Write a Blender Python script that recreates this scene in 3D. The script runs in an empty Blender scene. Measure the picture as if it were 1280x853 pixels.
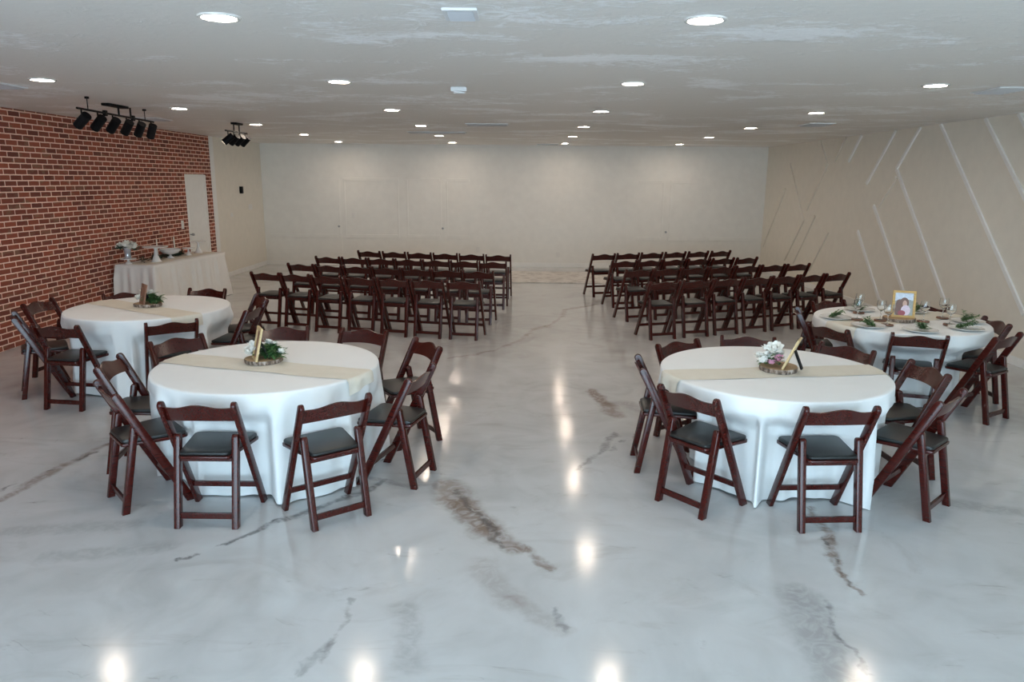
import bpy, bmesh, math, random
from mathutils import Vector, Matrix
random.seed(7)
PI = math.pi
sc = bpy.context.scene
COL = sc.collection
C = 2.83           # ceiling height
XL, XR, YB = -6.15, 5.68, 17.55
YF = -1.3          # glazed front of the room, behind the camera

# ------------------------------------------------------------------ materials
def nodes(name):
    m = bpy.data.materials.new(name); m.use_nodes = True
    nt = m.node_tree
    return m, nt, nt.nodes['Principled BSDF']
def N(nt, kind, **kw):
    n = nt.nodes.new(kind)
    for k, v in kw.items():
        if k in n.inputs.keys(): n.inputs[k].default_value = v
        else: setattr(n, k, v)
    return n
def L(nt, a, b): nt.links.new(a, b)
def M_(nt, op, a, b=None, clamp=False):
    n = nt.nodes.new('ShaderNodeMath'); n.operation = op; n.use_clamp = clamp
    for i, x in enumerate((a, b)):
        if x is None: continue
        if isinstance(x, (int, float)): n.inputs[i].default_value = x
        else: L(nt, x, n.inputs[i])
    return n.outputs[0]
def ramp(nt, fac, stops):
    r = nt.nodes.new('ShaderNodeValToRGB'); e = r.color_ramp.elements
    while len(e) < len(stops): e.new(0.5)
    for el, (p, c) in zip(e, stops):
        el.position = p; el.color = (*c, 1)
    L(nt, fac, r.inputs[0]); return r.outputs[0]
def mix(nt, fac, a, b):
    n = nt.nodes.new('ShaderNodeMix'); n.data_type = 'RGBA'
    for sck, x in ((n.inputs[0], fac), (n.inputs[6], a), (n.inputs[7], b)):
        if isinstance(x, (int, float)): sck.default_value = x
        elif isinstance(x, tuple): sck.default_value = (*x, 1)
        else: L(nt, x, sck)
    return n.outputs[2]
def bump(nt, b, h, strength, dist):
    n = N(nt, 'ShaderNodeBump', Strength=strength, Distance=dist)
    L(nt, h, n.inputs['Height']); L(nt, n.outputs[0], b.inputs['Normal'])

def paint(name, col, rough=.5, noise=.03, scale=40, bstr=.1):
    """Plain coloured surface with slight mottling and a fine grain."""
    m, nt, b = nodes(name)
    tc = nt.nodes.new('ShaderNodeTexCoord')
    t = N(nt, 'ShaderNodeTexNoise', Scale=scale, Detail=4.0)
    L(nt, tc.outputs['Object'], t.inputs['Vector'])
    lo = tuple(max(0, c * (1 - noise * 2)) for c in col); hi = tuple(min(1, c * (1 + noise * 2)) for c in col)
    L(nt, ramp(nt, t.outputs['Fac'], [(.3, lo), (.7, hi)]), b.inputs['Base Color'])
    b.inputs['Roughness'].default_value = rough
    if name == 'black_metal': b.inputs['Specular IOR Level'].default_value = .12
    if bstr: bump(nt, b, t.outputs['Fac'], bstr, .002)
    return m
def emis(name, col, s):
    m, nt, b = nodes(name)
    b.inputs['Base Color'].default_value = (*col, 1)
    b.inputs['Emission Color'].default_value = (*col, 1); b.inputs['Emission Strength'].default_value = s
    return m

def wood(name, c1, c2, rough, scale=(3, 30, 30), coat=.0):
    m, nt, b = nodes(name)
    tc = nt.nodes.new('ShaderNodeTexCoord'); mp = N(nt, 'ShaderNodeMapping', Scale=scale)
    L(nt, tc.outputs['Object'], mp.inputs['Vector'])
    t = N(nt, 'ShaderNodeTexNoise', Scale=4.0, Detail=6.0, Distortion=.6)
    L(nt, mp.outputs[0], t.inputs['Vector'])
    L(nt, ramp(nt, t.outputs['Fac'], [(.3, c1), (.7, c2)]), b.inputs['Base Color'])
    b.inputs['Roughness'].default_value = rough
    b.inputs['Coat Weight'].default_value = coat; b.inputs['Coat Roughness'].default_value = .22
    b.inputs['Specular IOR Level'].default_value = .48
    bump(nt, b, t.outputs['Fac'], .03, .001)
    return m

MAT = {}
MAT['mahogany'] = wood('mahogany', (.026, .0034, .0024), (.074, .0068, .0040), .23)
MAT['vinyl'] = paint('black_vinyl', (.013, .0145, .0145), .40, .1, 300, .15)
MAT['wall'] = paint('wall_paint', (.83, .81, .76), .55, .012, 6, .05)
MAT['wall_warm'] = paint('wall_paint_warm', (.80, .75, .66), .5, .012, 6, .05)
MAT['trim'] = paint('trim_paint', (.85, .84, .81), .42, .01, 8, 0)
MAT['white'] = paint('white_ceramic', (.80, .79, .77), .22, .01, 20, 0)
MAT['black'] = paint('black_metal', (.006, .006, .007), .6, .05, 60, 0)
MAT['cream'] = paint('cream_petal', (.86, .84, .76), .6, .04, 40, 0)
MAT['petal'] = paint('white_petal', (.90, .89, .84), .6, .04, 40, 0)
MAT['pink'] = paint('pink_petal', (.78, .40, .54), .6, .06, 40, 0)
MAT['leaf'] = paint('leaf_green', (.075, .17, .055), .5, .25, 30, 0)
MAT['dark_leaf'] = paint('dark_leaf', (.03, .075, .045), .5, .25, 30, 0)
MAT['goldwood'] = wood('golden_frame_wood', (.46, .27, .07), (.66, .42, .13), .4)
MAT['palewood'] = wood('pale_frame_wood', (.50, .36, .17), (.66, .50, .28), .5)
MAT['brownwood'] = wood('brown_frame_wood', (.16, .075, .045), (.30, .15, .095), .55)
MAT['vent_grey'] = paint('vent_grey', (.50, .52, .55), .35, .01, 10, 0)
MAT['concrete'] = paint('pale_concrete', (.60, .62, .64), .9, .05, 3, 0)
MAT['vent'] = paint('vent_white', (.72, .74, .76), .35, .01, 10, 0)
MAT['dark'] = paint('dark_gap', (.02, .02, .022), .7, .02, 10, 0)
MAT['steel'] = paint('grey_steel', (.35, .36, .37), .35, .03, 40, 0)
MAT['plastic'] = paint('white_plastic', (.78, .76, .72), .35, .01, 10, 0)
MAT['wax'] = paint('ivory_wax', (.84, .80, .70), .45, .01, 10, 0)
MAT['diffuser'] = emis('lamp_diffuser', (1.0, .84, .69), 98)
MAT['spot'] = emis('spot_glow', (1.0, .85, .65), 6)

# cloth
def cloth_mat(name, col, weave=700, rough=.8):
    m, nt, b = nodes(name)
    tc = nt.nodes.new('ShaderNodeTexCoord')
    t = N(nt, 'ShaderNodeTexNoise', Scale=float(weave), Detail=2.0)
    L(nt, tc.outputs['Object'], t.inputs['Vector'])
    t2 = N(nt, 'ShaderNodeTexNoise', Scale=3.0, Detail=3.0); L(nt, tc.outputs['Object'], t2.inputs['Vector'])
    L(nt, ramp(nt, t2.outputs['Fac'], [(.3, tuple(c * .97 for c in col)), (.7, col)]), b.inputs['Base Color'])
    b.inputs['Roughness'].default_value = rough
    b.inputs['Sheen Weight'].default_value = .15
    bump(nt, b, t.outputs['Fac'], .12, .001)
    return m
MAT['linen'] = cloth_mat('white_linen', (.86, .86, .85))
MAT['linen_warm'] = cloth_mat('ivory_linen', (.85, .83, .79))
def burlap():
    m, nt, b = nodes('burlap')
    tc = nt.nodes.new('ShaderNodeTexCoord')
    w1 = N(nt, 'ShaderNodeTexWave', Scale=90.0, Distortion=1.0, Detail=2.0); w1.bands_direction = 'X'
    w2 = N(nt, 'ShaderNodeTexWave', Scale=90.0, Distortion=1.0, Detail=2.0); w2.bands_direction = 'Y'
    for w in (w1, w2): L(nt, tc.outputs['Object'], w.inputs['Vector'])
    h = M_(nt, 'MULTIPLY', w1.outputs['Fac'], w2.outputs['Fac'])
    n = N(nt, 'ShaderNodeTexNoise', Scale=9.0, Detail=4.0); L(nt, tc.outputs['Object'], n.inputs['Vector'])
    f = M_(nt, 'ADD', M_(nt, 'MULTIPLY', h, .4), M_(nt, 'MULTIPLY', n.outputs['Fac'], .6))
    L(nt, ramp(nt, f, [(.2, (.72, .665, .56)), (.8, (.83, .785, .695))]), b.inputs['Base Color'])
    b.inputs['Roughness'].default_value = .9
    bump(nt, b, h, .3, .002)
    return m
MAT['burlap'] = burlap()
def bark_mat():
    m, nt, b = nodes('bark')
    tc = nt.nodes.new('ShaderNodeTexCoord'); mp = N(nt, 'ShaderNodeMapping', Scale=(45, 45, 18))
    L(nt, tc.outputs['Object'], mp.inputs['Vector'])
    t = N(nt, 'ShaderNodeTexNoise', Scale=1.0, Detail=5.0); L(nt, mp.outputs[0], t.inputs['Vector'])
    L(nt, ramp(nt, t.outputs['Fac'], [(.35, (.06, .04, .03)), (.5, (.22, .16, .12)), (.65, (.50, .43, .38))]), b.inputs['Base Color'])
    b.inputs['Roughness'].default_value = .85
    bump(nt, b, t.outputs['Fac'], .6, .004)
    return m
MAT['bark'] = bark_mat()
def slice_mat():
    m, nt, b = nodes('cut_wood')
    tc = nt.nodes.new('ShaderNodeTexCoord')
    w = N(nt, 'ShaderNodeTexWave', Scale=28.0, Distortion=2.0, Detail=2.0); w.wave_type = 'RINGS'; w.rings_direction = 'Z'
    L(nt, tc.outputs['Object'], w.inputs['Vector'])
    L(nt, ramp(nt, w.outputs['Fac'], [(.0, (.34, .21, .11)), (1, (.55, .38, .22))]), b.inputs['Base Color'])
    b.inputs['Roughness'].default_value = .65
    return m
MAT['slice'] = slice_mat()
def glass_mat():
    m, nt, b = nodes('clear_glass')
    b.inputs['Base Color'].default_value = (.97, .99, .99, 1)
    b.inputs['Roughness'].default_value = .02; b.inputs['IOR'].default_value = 1.45
    b.inputs['Transmission Weight'].default_value = 1.0
    return m
MAT['glass'] = glass_mat()
def smoked():
    m, nt, b = nodes('silver_glass')
    b.inputs['Base Color'].default_value = (.62, .66, .72, 1); b.inputs['Metallic'].default_value = .55
    b.inputs['Roughness'].default_value = .12
    return m
MAT['silver'] = smoked()

def brick_mat():
    m, nt, b = nodes('red_brick')
    tc = nt.nodes.new('ShaderNodeTexCoord'); sp = nt.nodes.new('ShaderNodeSeparateXYZ')
    L(nt, tc.outputs['Object'], sp.inputs[0])
    cb = nt.nodes.new('ShaderNodeCombineXYZ')
    # corner faces keep the bond by mixing in x
    L(nt, M_(nt, 'ADD', sp.outputs['Y'], sp.outputs['X']), cb.inputs[0]); L(nt, sp.outputs['Z'], cb.inputs[1])
    nz = N(nt, 'ShaderNodeTexNoise', Scale=14.0, Detail=3.0); L(nt, tc.outputs['Object'], nz.inputs['Vector'])
    off = N(nt, 'ShaderNodeVectorMath', operation='SCALE', Scale=.007)
    L(nt, nz.outputs['Color'], off.inputs[0])
    ad = N(nt, 'ShaderNodeVectorMath', operation='ADD'); L(nt, cb.outputs[0], ad.inputs[0]); L(nt, off.outputs[0], ad.inputs[1])
    br = nt.nodes.new('ShaderNodeTexBrick')
    br.offset = .5; br.squash = 1
    br.inputs['Scale'].default_value = 1; br.inputs['Brick Width'].default_value = .212; br.inputs['Row Height'].default_value = .0685
    br.inputs['Mortar Size'].default_value = .0082; br.inputs['Mortar Smooth'].default_value = .25; br.inputs['Bias'].default_value = -.05
    br.inputs['Color1'].default_value = (.36, .084, .042, 1); br.inputs['Color2'].default_value = (.15, .036, .024, 1)
    br.inputs['Mortar'].default_value = (.93, .63, .50, 1)
    L(nt, ad.outputs[0], br.inputs['Vector'])
    n2 = N(nt, 'ShaderNodeTexNoise', Scale=3.2, Detail=2.0); 
    mp = N(nt, 'ShaderNodeMapping', Scale=(1, 1.6, 4.8)); L(nt, tc.outputs['Object'], mp.inputs['Vector']); L(nt, mp.outputs[0], n2.inputs['Vector'])
    brown = M_(nt, 'MULTIPLY', ramp(nt, n2.outputs['Fac'], [(.56, (0, 0, 0)), (.68, (1, 1, 1))]), M_(nt, 'SUBTRACT', 1.0, br.outputs['Fac']))
    col = mix(nt, M_(nt, 'MULTIPLY', brown, .6), br.outputs['Color'], (.26, .14, .08))
    L(nt, col, b.inputs['Base Color'])
    b.inputs['Roughness'].default_value = .75
    n3 = N(nt, 'ShaderNodeTexNoise', Scale=90.0, Detail=4.0); L(nt, tc.outputs['Object'], n3.inputs['Vector'])
    h = M_(nt, 'ADD', M_(nt, 'SUBTRACT', 1.0, br.outputs['Fac']), M_(nt, 'MULTIPLY', n3.outputs['Fac'], .25))
    bump(nt, b, h, .7, .008)
    return m
MAT['brick'] = brick_mat()

def ceiling_mat():
    m, nt, b = nodes('trowelled_ceiling')
    tc = nt.nodes.new('ShaderNodeTexCoord')
    mp = N(nt, 'ShaderNodeMapping', Scale=(.75, 1.25, 1), Rotation=(0, 0, .25)); L(nt, tc.outputs['Object'], mp.inputs['Vector'])
    big = N(nt, 'ShaderNodeTexNoise', Scale=1.15, Detail=3.0, Distortion=.8); L(nt, mp.outputs[0], big.inputs['Vector'])
    fine = N(nt, 'ShaderNodeTexNoise', Scale=7.0, Detail=9.0, Roughness=.72, Distortion=2.2); L(nt, mp.outputs[0], fine.inputs['Vector'])
    patch = ramp(nt, M_(nt, 'ADD', M_(nt, 'MULTIPLY', big.outputs['Fac'], .60), M_(nt, 'MULTIPLY', fine.outputs['Fac'], .46)),
                 [(.545, (0, 0, 0)), (.635, (1, 1, 1))])
    col = mix(nt, patch, (.765, .745, .71), (.97, .98, .99))  # skim strokes; the daylight they catch is painted in as paler colour
    L(nt, col, b.inputs['Base Color'])
    rr = nt.nodes.new('ShaderNodeMapRange'); L(nt, patch, rr.inputs[0]); rr.inputs[3].default_value = .46; rr.inputs[4].default_value = .30
    L(nt, rr.outputs[0], b.inputs['Roughness'])
    b.inputs['Specular IOR Level'].default_value = .5
    fb = ramp(nt, fine.outputs['Fac'], [(.42, (0, 0, 0)), (.6, (1, 1, 1))])
    bump(nt, b, M_(nt, 'ADD', M_(nt, 'MULTIPLY', fb, .16), M_(nt, 'MULTIPLY', patch, M_(nt, 'ADD', fine.outputs['Fac'], .4))), .48, .014)
    return m
MAT['ceiling'] = ceiling_mat()

def floor_mat():
    m, nt, b = nodes('marbled_epoxy_floor')
    tc = nt.nodes.new('ShaderNodeTexCoord')
    P = tc.outputs['Object']
    n0 = N(nt, 'ShaderNodeTexNoise', Scale=.55, Detail=4.0, Distortion=1.2); L(nt, P, n0.inputs['Vector'])
    n1 = N(nt, 'ShaderNodeTexNoise', Scale=1.7, Detail=6.0, Distortion=2.2); L(nt, P, n1.inputs['Vector'])
    base = ramp(nt, M_(nt, 'ADD', M_(nt, 'MULTIPLY', n0.outputs['Fac'], .6), M_(nt, 'MULTIPLY', n1.outputs['Fac'], .4)),
                [(.34, (.46, .455, .45)), (.5, (.55, .547, .545)), (.66, (.61, .61, .615))])
    # soft smoky drifts
    dm = N(nt, 'ShaderNodeMapping', Scale=(.8, 1.6, 1), Rotation=(0, 0, .5)); L(nt, P, dm.inputs['Vector'])
    nd = N(nt, 'ShaderNodeTexNoise', Scale=1.1, Detail=7.0, Roughness=.62, Distortion=3.0); L(nt, dm.outputs[0], nd.inputs['Vector'])
    drift = ramp(nt, nd.outputs['Fac'], [(.56, (0, 0, 0)), (.72, (1, 1, 1))])
    base = mix(nt, M_(nt, 'MULTIPLY', drift, .45), base, (.41, .385, .37))
    # hair veins where the noise crosses its middle
    nv = N(nt, 'ShaderNodeTexNoise', Scale=.8, Detail=5.0, Distortion=1.5); L(nt, dm.outputs[0], nv.inputs['Vector'])
    a = M_(nt, 'ABSOLUTE', M_(nt, 'SUBTRACT', nv.outputs['Fac'], .5))
    vein = M_(nt, 'MULTIPLY', M_(nt, 'SUBTRACT', 1.0, M_(nt, 'DIVIDE', a, .006), True), drift)
    base = mix(nt, M_(nt, 'MULTIPLY', vein, .5), base, (.15, .13, .12))
    # poured streaks: brown and grey pigment along given strokes, frayed by noise
    nw = N(nt, 'ShaderNodeTexNoise', Scale=3.5, Detail=5.0, Roughness=.6); L(nt, P, nw.inputs['Vector'])
    wv = N(nt, 'ShaderNodeVectorMath', operation='SUBTRACT'); L(nt, nw.outputs['Color'], wv.inputs[0]); wv.inputs[1].default_value = (.5, .5, .5)
    ws = N(nt, 'ShaderNodeVectorMath', operation='SCALE', Scale=.22); L(nt, wv.outputs[0], ws.inputs[0])
    wp = N(nt, 'ShaderNodeVectorMath', operation='ADD'); L(nt, P, wp.inputs[0]); L(nt, ws.outputs[0], wp.inputs[1])
    ng = N(nt, 'ShaderNodeTexNoise', Scale=9.0, Detail=5.0, Distortion=2.5); L(nt, P, ng.inputs['Vector'])
    grain = ramp(nt, ng.outputs['Fac'], [(.34, (.45, .45, .45)), (.58, (1, 1, 1))])
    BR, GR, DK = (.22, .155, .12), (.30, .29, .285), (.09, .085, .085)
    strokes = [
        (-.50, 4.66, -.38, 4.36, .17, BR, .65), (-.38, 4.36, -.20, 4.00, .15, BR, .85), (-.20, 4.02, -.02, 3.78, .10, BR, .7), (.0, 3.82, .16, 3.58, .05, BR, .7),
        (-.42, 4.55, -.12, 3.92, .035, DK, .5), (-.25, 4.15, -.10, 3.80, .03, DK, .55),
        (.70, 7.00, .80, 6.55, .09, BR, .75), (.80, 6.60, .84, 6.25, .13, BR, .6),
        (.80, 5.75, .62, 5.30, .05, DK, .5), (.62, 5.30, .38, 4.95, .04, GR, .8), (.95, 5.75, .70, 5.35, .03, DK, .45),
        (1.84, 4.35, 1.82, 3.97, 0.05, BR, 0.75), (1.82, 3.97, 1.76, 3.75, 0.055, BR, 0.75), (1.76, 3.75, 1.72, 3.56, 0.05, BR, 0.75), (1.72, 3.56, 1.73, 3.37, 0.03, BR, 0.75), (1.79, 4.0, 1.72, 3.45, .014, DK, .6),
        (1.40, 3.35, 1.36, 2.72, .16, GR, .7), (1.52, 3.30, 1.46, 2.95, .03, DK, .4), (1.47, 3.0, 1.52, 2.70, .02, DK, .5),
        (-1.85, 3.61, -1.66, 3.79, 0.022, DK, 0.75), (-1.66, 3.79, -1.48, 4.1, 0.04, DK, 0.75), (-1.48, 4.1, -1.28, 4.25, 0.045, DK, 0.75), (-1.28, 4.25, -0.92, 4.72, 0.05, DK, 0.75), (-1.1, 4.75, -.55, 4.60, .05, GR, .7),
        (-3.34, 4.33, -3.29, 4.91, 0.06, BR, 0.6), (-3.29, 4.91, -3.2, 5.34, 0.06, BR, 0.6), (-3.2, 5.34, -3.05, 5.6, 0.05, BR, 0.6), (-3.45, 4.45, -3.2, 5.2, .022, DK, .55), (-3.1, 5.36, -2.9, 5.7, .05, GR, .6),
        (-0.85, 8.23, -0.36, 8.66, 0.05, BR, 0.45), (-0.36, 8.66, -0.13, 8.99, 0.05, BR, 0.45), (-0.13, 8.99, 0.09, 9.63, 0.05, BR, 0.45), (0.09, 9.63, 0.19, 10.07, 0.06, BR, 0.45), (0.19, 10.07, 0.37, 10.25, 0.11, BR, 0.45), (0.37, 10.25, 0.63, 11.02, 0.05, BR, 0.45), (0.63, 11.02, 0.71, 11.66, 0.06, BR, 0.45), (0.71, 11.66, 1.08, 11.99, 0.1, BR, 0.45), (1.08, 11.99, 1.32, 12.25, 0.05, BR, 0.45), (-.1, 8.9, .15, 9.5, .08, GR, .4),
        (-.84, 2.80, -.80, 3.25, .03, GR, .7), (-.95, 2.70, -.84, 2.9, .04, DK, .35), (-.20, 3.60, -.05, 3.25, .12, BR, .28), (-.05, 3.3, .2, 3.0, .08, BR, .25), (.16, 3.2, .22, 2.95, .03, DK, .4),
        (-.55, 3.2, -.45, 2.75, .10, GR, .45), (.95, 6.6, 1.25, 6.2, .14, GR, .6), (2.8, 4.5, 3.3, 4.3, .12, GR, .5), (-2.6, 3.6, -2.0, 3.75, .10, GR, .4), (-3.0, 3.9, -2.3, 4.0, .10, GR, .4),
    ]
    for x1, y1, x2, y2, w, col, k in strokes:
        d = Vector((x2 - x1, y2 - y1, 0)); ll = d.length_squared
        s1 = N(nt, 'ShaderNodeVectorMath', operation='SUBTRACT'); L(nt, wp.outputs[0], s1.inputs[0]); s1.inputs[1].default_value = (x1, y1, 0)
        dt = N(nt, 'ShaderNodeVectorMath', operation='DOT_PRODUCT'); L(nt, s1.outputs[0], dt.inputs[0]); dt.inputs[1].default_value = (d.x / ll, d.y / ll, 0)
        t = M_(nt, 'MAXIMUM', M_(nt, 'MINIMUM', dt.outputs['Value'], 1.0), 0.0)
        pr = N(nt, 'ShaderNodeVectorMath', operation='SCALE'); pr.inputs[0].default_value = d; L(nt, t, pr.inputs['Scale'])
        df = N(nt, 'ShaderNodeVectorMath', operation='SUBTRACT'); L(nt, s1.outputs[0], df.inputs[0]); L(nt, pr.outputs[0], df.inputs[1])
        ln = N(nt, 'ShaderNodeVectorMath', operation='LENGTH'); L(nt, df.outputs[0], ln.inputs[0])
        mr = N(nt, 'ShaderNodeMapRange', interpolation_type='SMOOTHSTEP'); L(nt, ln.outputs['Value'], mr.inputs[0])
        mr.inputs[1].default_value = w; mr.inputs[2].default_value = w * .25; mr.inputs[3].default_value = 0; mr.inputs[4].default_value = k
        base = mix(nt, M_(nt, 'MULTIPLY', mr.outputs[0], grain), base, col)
    L(nt, base, b.inputs['Base Color'])
    b.inputs['Roughness'].default_value = .135
    b.inputs['Specular IOR Level'].default_value = .42
    pe = N(nt, 'ShaderNodeTexNoise', Scale=70.0, Detail=2.0); L(nt, P, pe.inputs['Vector'])
    bump(nt, b, pe.outputs['Fac'], .09, .002)
    return m
MAT['floor'] = floor_mat()
def rug_mat():
    m, nt, b = nodes('woven_rug')
    tc = nt.nodes.new('ShaderNodeTexCoord')
    n = N(nt, 'ShaderNodeTexNoise', Scale=6.0, Detail=8.0, Distortion=2.0); L(nt, tc.outputs['Object'], n.inputs['Vector'])
    v = N(nt, 'ShaderNodeTexVoronoi', Scale=4.5); L(nt, tc.outputs['Object'], v.inputs['Vector'])
    f = M_(nt, 'ADD', M_(nt, 'MULTIPLY', n.outputs['Fac'], .6), M_(nt, 'MULTIPLY', v.outputs['Distance'], .5))
    L(nt, ramp(nt, f, [(.35, (.46, .43, .405)), (.6, (.66, .63, .60))]), b.inputs['Base Color'])
    b.inputs['Roughness'].default_value = .95
    bump(nt, b, n.outputs['Fac'], .5, .004)
    return m
MAT['rug'] = rug_mat()

# ------------------------------------------------------------------ mesh helpers
def mat_list(m): return m if isinstance(m, (list, tuple)) else [m]
def obj(name, bm, mat, parent=None, smooth=False, loc=None):
    bmesh.ops.recalc_face_normals(bm, faces=bm.faces[:])
    me = bpy.data.meshes.new(name); bm.to_mesh(me); bm.free()
    for m in mat_list(mat): me.materials.append(MAT[m])
    if smooth:
        for p in me.polygons: p.use_smooth = True
    o = bpy.data.objects.new(name, me); COL.objects.link(o)
    if parent: o.parent = parent
    if loc: o.location = loc
    return o
def autosmooth(o, ang=40):
    me = o.data
    for p in me.polygons: p.use_smooth = True
    bm = bmesh.new(); bm.from_mesh(me)
    for e in bm.edges:
        if len(e.link_faces) == 2 and e.calc_face_angle(0) > math.radians(ang): e.smooth = False
    bm.to_mesh(me); bm.free(); return o
def tag(o, label=None, cat=None, group=None, kind=None):
    if label: o['label'] = label
    if cat: o['category'] = cat
    if group: o['group'] = group
    if kind: o['kind'] = kind
    return o
def thing(name, label, cat, loc=(0, 0, 0), rz=0, group=None):
    o = bpy.data.objects.new(name, None); COL.objects.link(o)
    o.empty_display_size = .1; o.location = loc; o.rotation_euler = (0, 0, rz)
    return tag(o, label, cat, group)
def struct(name, bm, mat, **k): return tag(obj(name, bm, mat, **k), kind='structure')
def copy_tree(o, parent=None):
    c = o.copy(); COL.objects.link(c)
    if parent: c.parent = parent
    for ch in [x for x in o.children]: copy_tree(ch, c)
    return c
def box(bm, c, s, bev=0, rot=None):
    r = bmesh.ops.create_cube(bm, size=1); vs = r['verts']
    for v in vs: v.co = Vector((v.co.x * s[0], v.co.y * s[1], v.co.z * s[2]))
    if bev:
        es = list({e for v in vs for e in v.link_edges})
        r2 = bmesh.ops.bevel(bm, geom=es, offset=bev, segments=2, affect='EDGES', profile=.5)
        vs = list({v for f in r2['faces'] for v in f.verts} | {v for v in vs if v.is_valid})
    for v in vs:
        if rot: v.co = rot @ v.co
        v.co += Vector(c)
    return vs
def B(c, s, bev=0, rot=None):
    bm = bmesh.new(); box(bm, c, s, bev, rot); return bm
def boxab(bm, a, b, bev=0):
    box(bm, [(p + q) / 2 for p, q in zip(a, b)], [abs(q - p) for p, q in zip(a, b)], bev)
def prism(pts, y0, y1, bev=0, axis='y'):
    """Extrude a closed outline (in XZ for axis y, in XY for axis z)."""
    bm = bmesh.new()
    mk = (lambda p, h: (p[0], h, p[1])) if axis == 'y' else (lambda p, h: (p[0], p[1], h))
    a = [bm.verts.new(mk(p, y0)) for p in pts]; b = [bm.verts.new(mk(p, y1)) for p in pts]
    n = len(pts)
    bm.faces.new(a); bm.faces.new(b[::-1])
    for i in range(n): bm.faces.new((a[i], b[i], b[(i + 1) % n], a[(i + 1) % n]))
    if bev:
        caps = set(a) | set(b)
        es = [e for e in bm.edges if (e.verts[0] in set(a) and e.verts[1] in set(a)) or (e.verts[0] in set(b) and e.verts[1] in set(b))]
        bmesh.ops.bevel(bm, geom=es, offset=bev, segments=2, affect='EDGES', profile=.5)
    return bm
def lathe(prof, n=24, cap0=True, cap1=True):
    bm = bmesh.new(); rings = []
    for r, z in prof: rings.append([bm.verts.new((r * math.cos(2 * PI * i / n), r * math.sin(2 * PI * i / n), z)) for i in range(n)])
    for a, b in zip(rings, rings[1:]):
        for i in range(n): bm.faces.new((a[i], a[(i + 1) % n], b[(i + 1) % n], b[i]))
    if cap0: bm.faces.new(rings[0][::-1])
    if cap1: bm.faces.new(rings[-1])
    return bm
def cyl(bm, p0, p1, r0, r1=None, n=12, caps=True):
    r1 = r0 if r1 is None else r1
    p0, p1 = Vector(p0), Vector(p1); d = (p1 - p0).normalized()
    u = d.orthogonal().normalized(); w = d.cross(u)
    A, Bv = [], []
    for i in range(n):
        a = 2 * PI * i / n; k = u * math.cos(a) + w * math.sin(a)
        A.append(bm.verts.new(p0 + k * r0)); Bv.append(bm.verts.new(p1 + k * r1))
    for i in range(n): bm.faces.new((A[i], A[(i + 1) % n], Bv[(i + 1) % n], Bv[i]))
    if caps: bm.faces.new(A[::-1]); bm.faces.new(Bv)

# ------------------------------------------------------------------ room shell
bm = bmesh.new(); boxab(bm, (XL - .25, YF, -.12), (XR + .25, YB + .25, 0)); struct('floor', bm, 'floor')
bm = bmesh.new(); boxab(bm, (XL - .25, YF, C), (XR + .25, YB + .25, C + .15)); struct('ceiling', bm, 'ceiling')
bm = bmesh.new(); boxab(bm, (XL - .25, YB, 0), (XR + .25, YB + .25, C)); struct('wall_back', bm, 'wall')
bm = bmesh.new(); boxab(bm, (XR, YF, 0), (XR + .25, YB, C)); struct('wall_right', bm, 'wall_warm')
bm = bmesh.new()
boxab(bm, (XL - .25, YF, 0), (XL - .06, YB, C)); boxab(bm, (XL - .07, 14.88, 0), (XL, YB, C))
struct('wall_left', bm, 'wall_warm')
# thin brick facing with a doorway
DY0, DY1, DZ = 13.53, 14.50, 2.10
bm = bmesh.new()
boxab(bm, (XL - .06, YF, 0), (XL, DY0, C)); boxab(bm, (XL - .06, DY0, DZ), (XL, DY1, C)); boxab(bm, (XL - .06, DY1, 0), (XL, 14.70, C))
struct('wall_brick', bm, 'brick')
bm = bmesh.new(); boxab(bm, (XL - .07, 14.70, 0), (XL + .012, 14.88, C), .004); struct('trim_1', bm, 'trim')
# painted door set in the brick
d = struct('door_1', prism([(DY0 + .01, 0.01), (DY1 - .01, 0.01), (DY1 - .01, DZ - .01), (DY0 + .01, DZ - .01)], -.06, -.02), 'trim')
d.matrix_world = Matrix(((0, 1, 0, XL), (1, 0, 0, 0), (0, 0, 1, 0), (0, 0, 0, 1)))
def door_panel(y0, y1, z0, z1):
    bm = bmesh.new(); t = .05
    for a, b in (((y0, z0), (y1, z0 + t)), ((y0, z1 - t), (y1, z1)), ((y0, z0 + t), (y0 + t, z1 - t)), ((y1 - t, z0 + t), (y1, z1 - t))):
        boxab(bm, (XL - .024, a[0], a[1]), (XL - .012, b[0], b[1]))
    return bm
for k in ((DY0 + .1, DY1 - .1, .15, .95), (DY0 + .1, DY1 - .1, 1.08, 1.98)):
    o = obj('door_moulding', door_panel(*k), 'trim'); o.parent = d; o.matrix_parent_inverse = d.matrix_world.inverted()
bm = bmesh.new(); cyl(bm, (XL - .02, DY0 + .09, 1.0), (XL + .03, DY0 + .09, 1.0), .012); cyl(bm, (XL + .022, DY0 + .09, 1.0), (XL + .055, DY0 + .09, 1.0), .027, .022)
o = obj('door_knob', bm, 'steel', smooth=False); o.parent = d; o.matrix_parent_inverse = d.matrix_world.inverted()

# baseboards
bm = bmesh.new(); boxab(bm, (XL, YB - .015, 0), (XR, YB, .10), .003); struct('baseboard_back', bm, 'trim')
bm = bmesh.new(); boxab(bm, (XR - .015, YF, 0), (XR, YB - .015, .10), .003); struct('baseboard_right', bm, 'trim')
bm = bmesh.new(); boxab(bm, (XL, 14.885, 0), (XL + .015, YB - .015, .10), .003); struct('baseboard_left', bm, 'trim')
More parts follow.
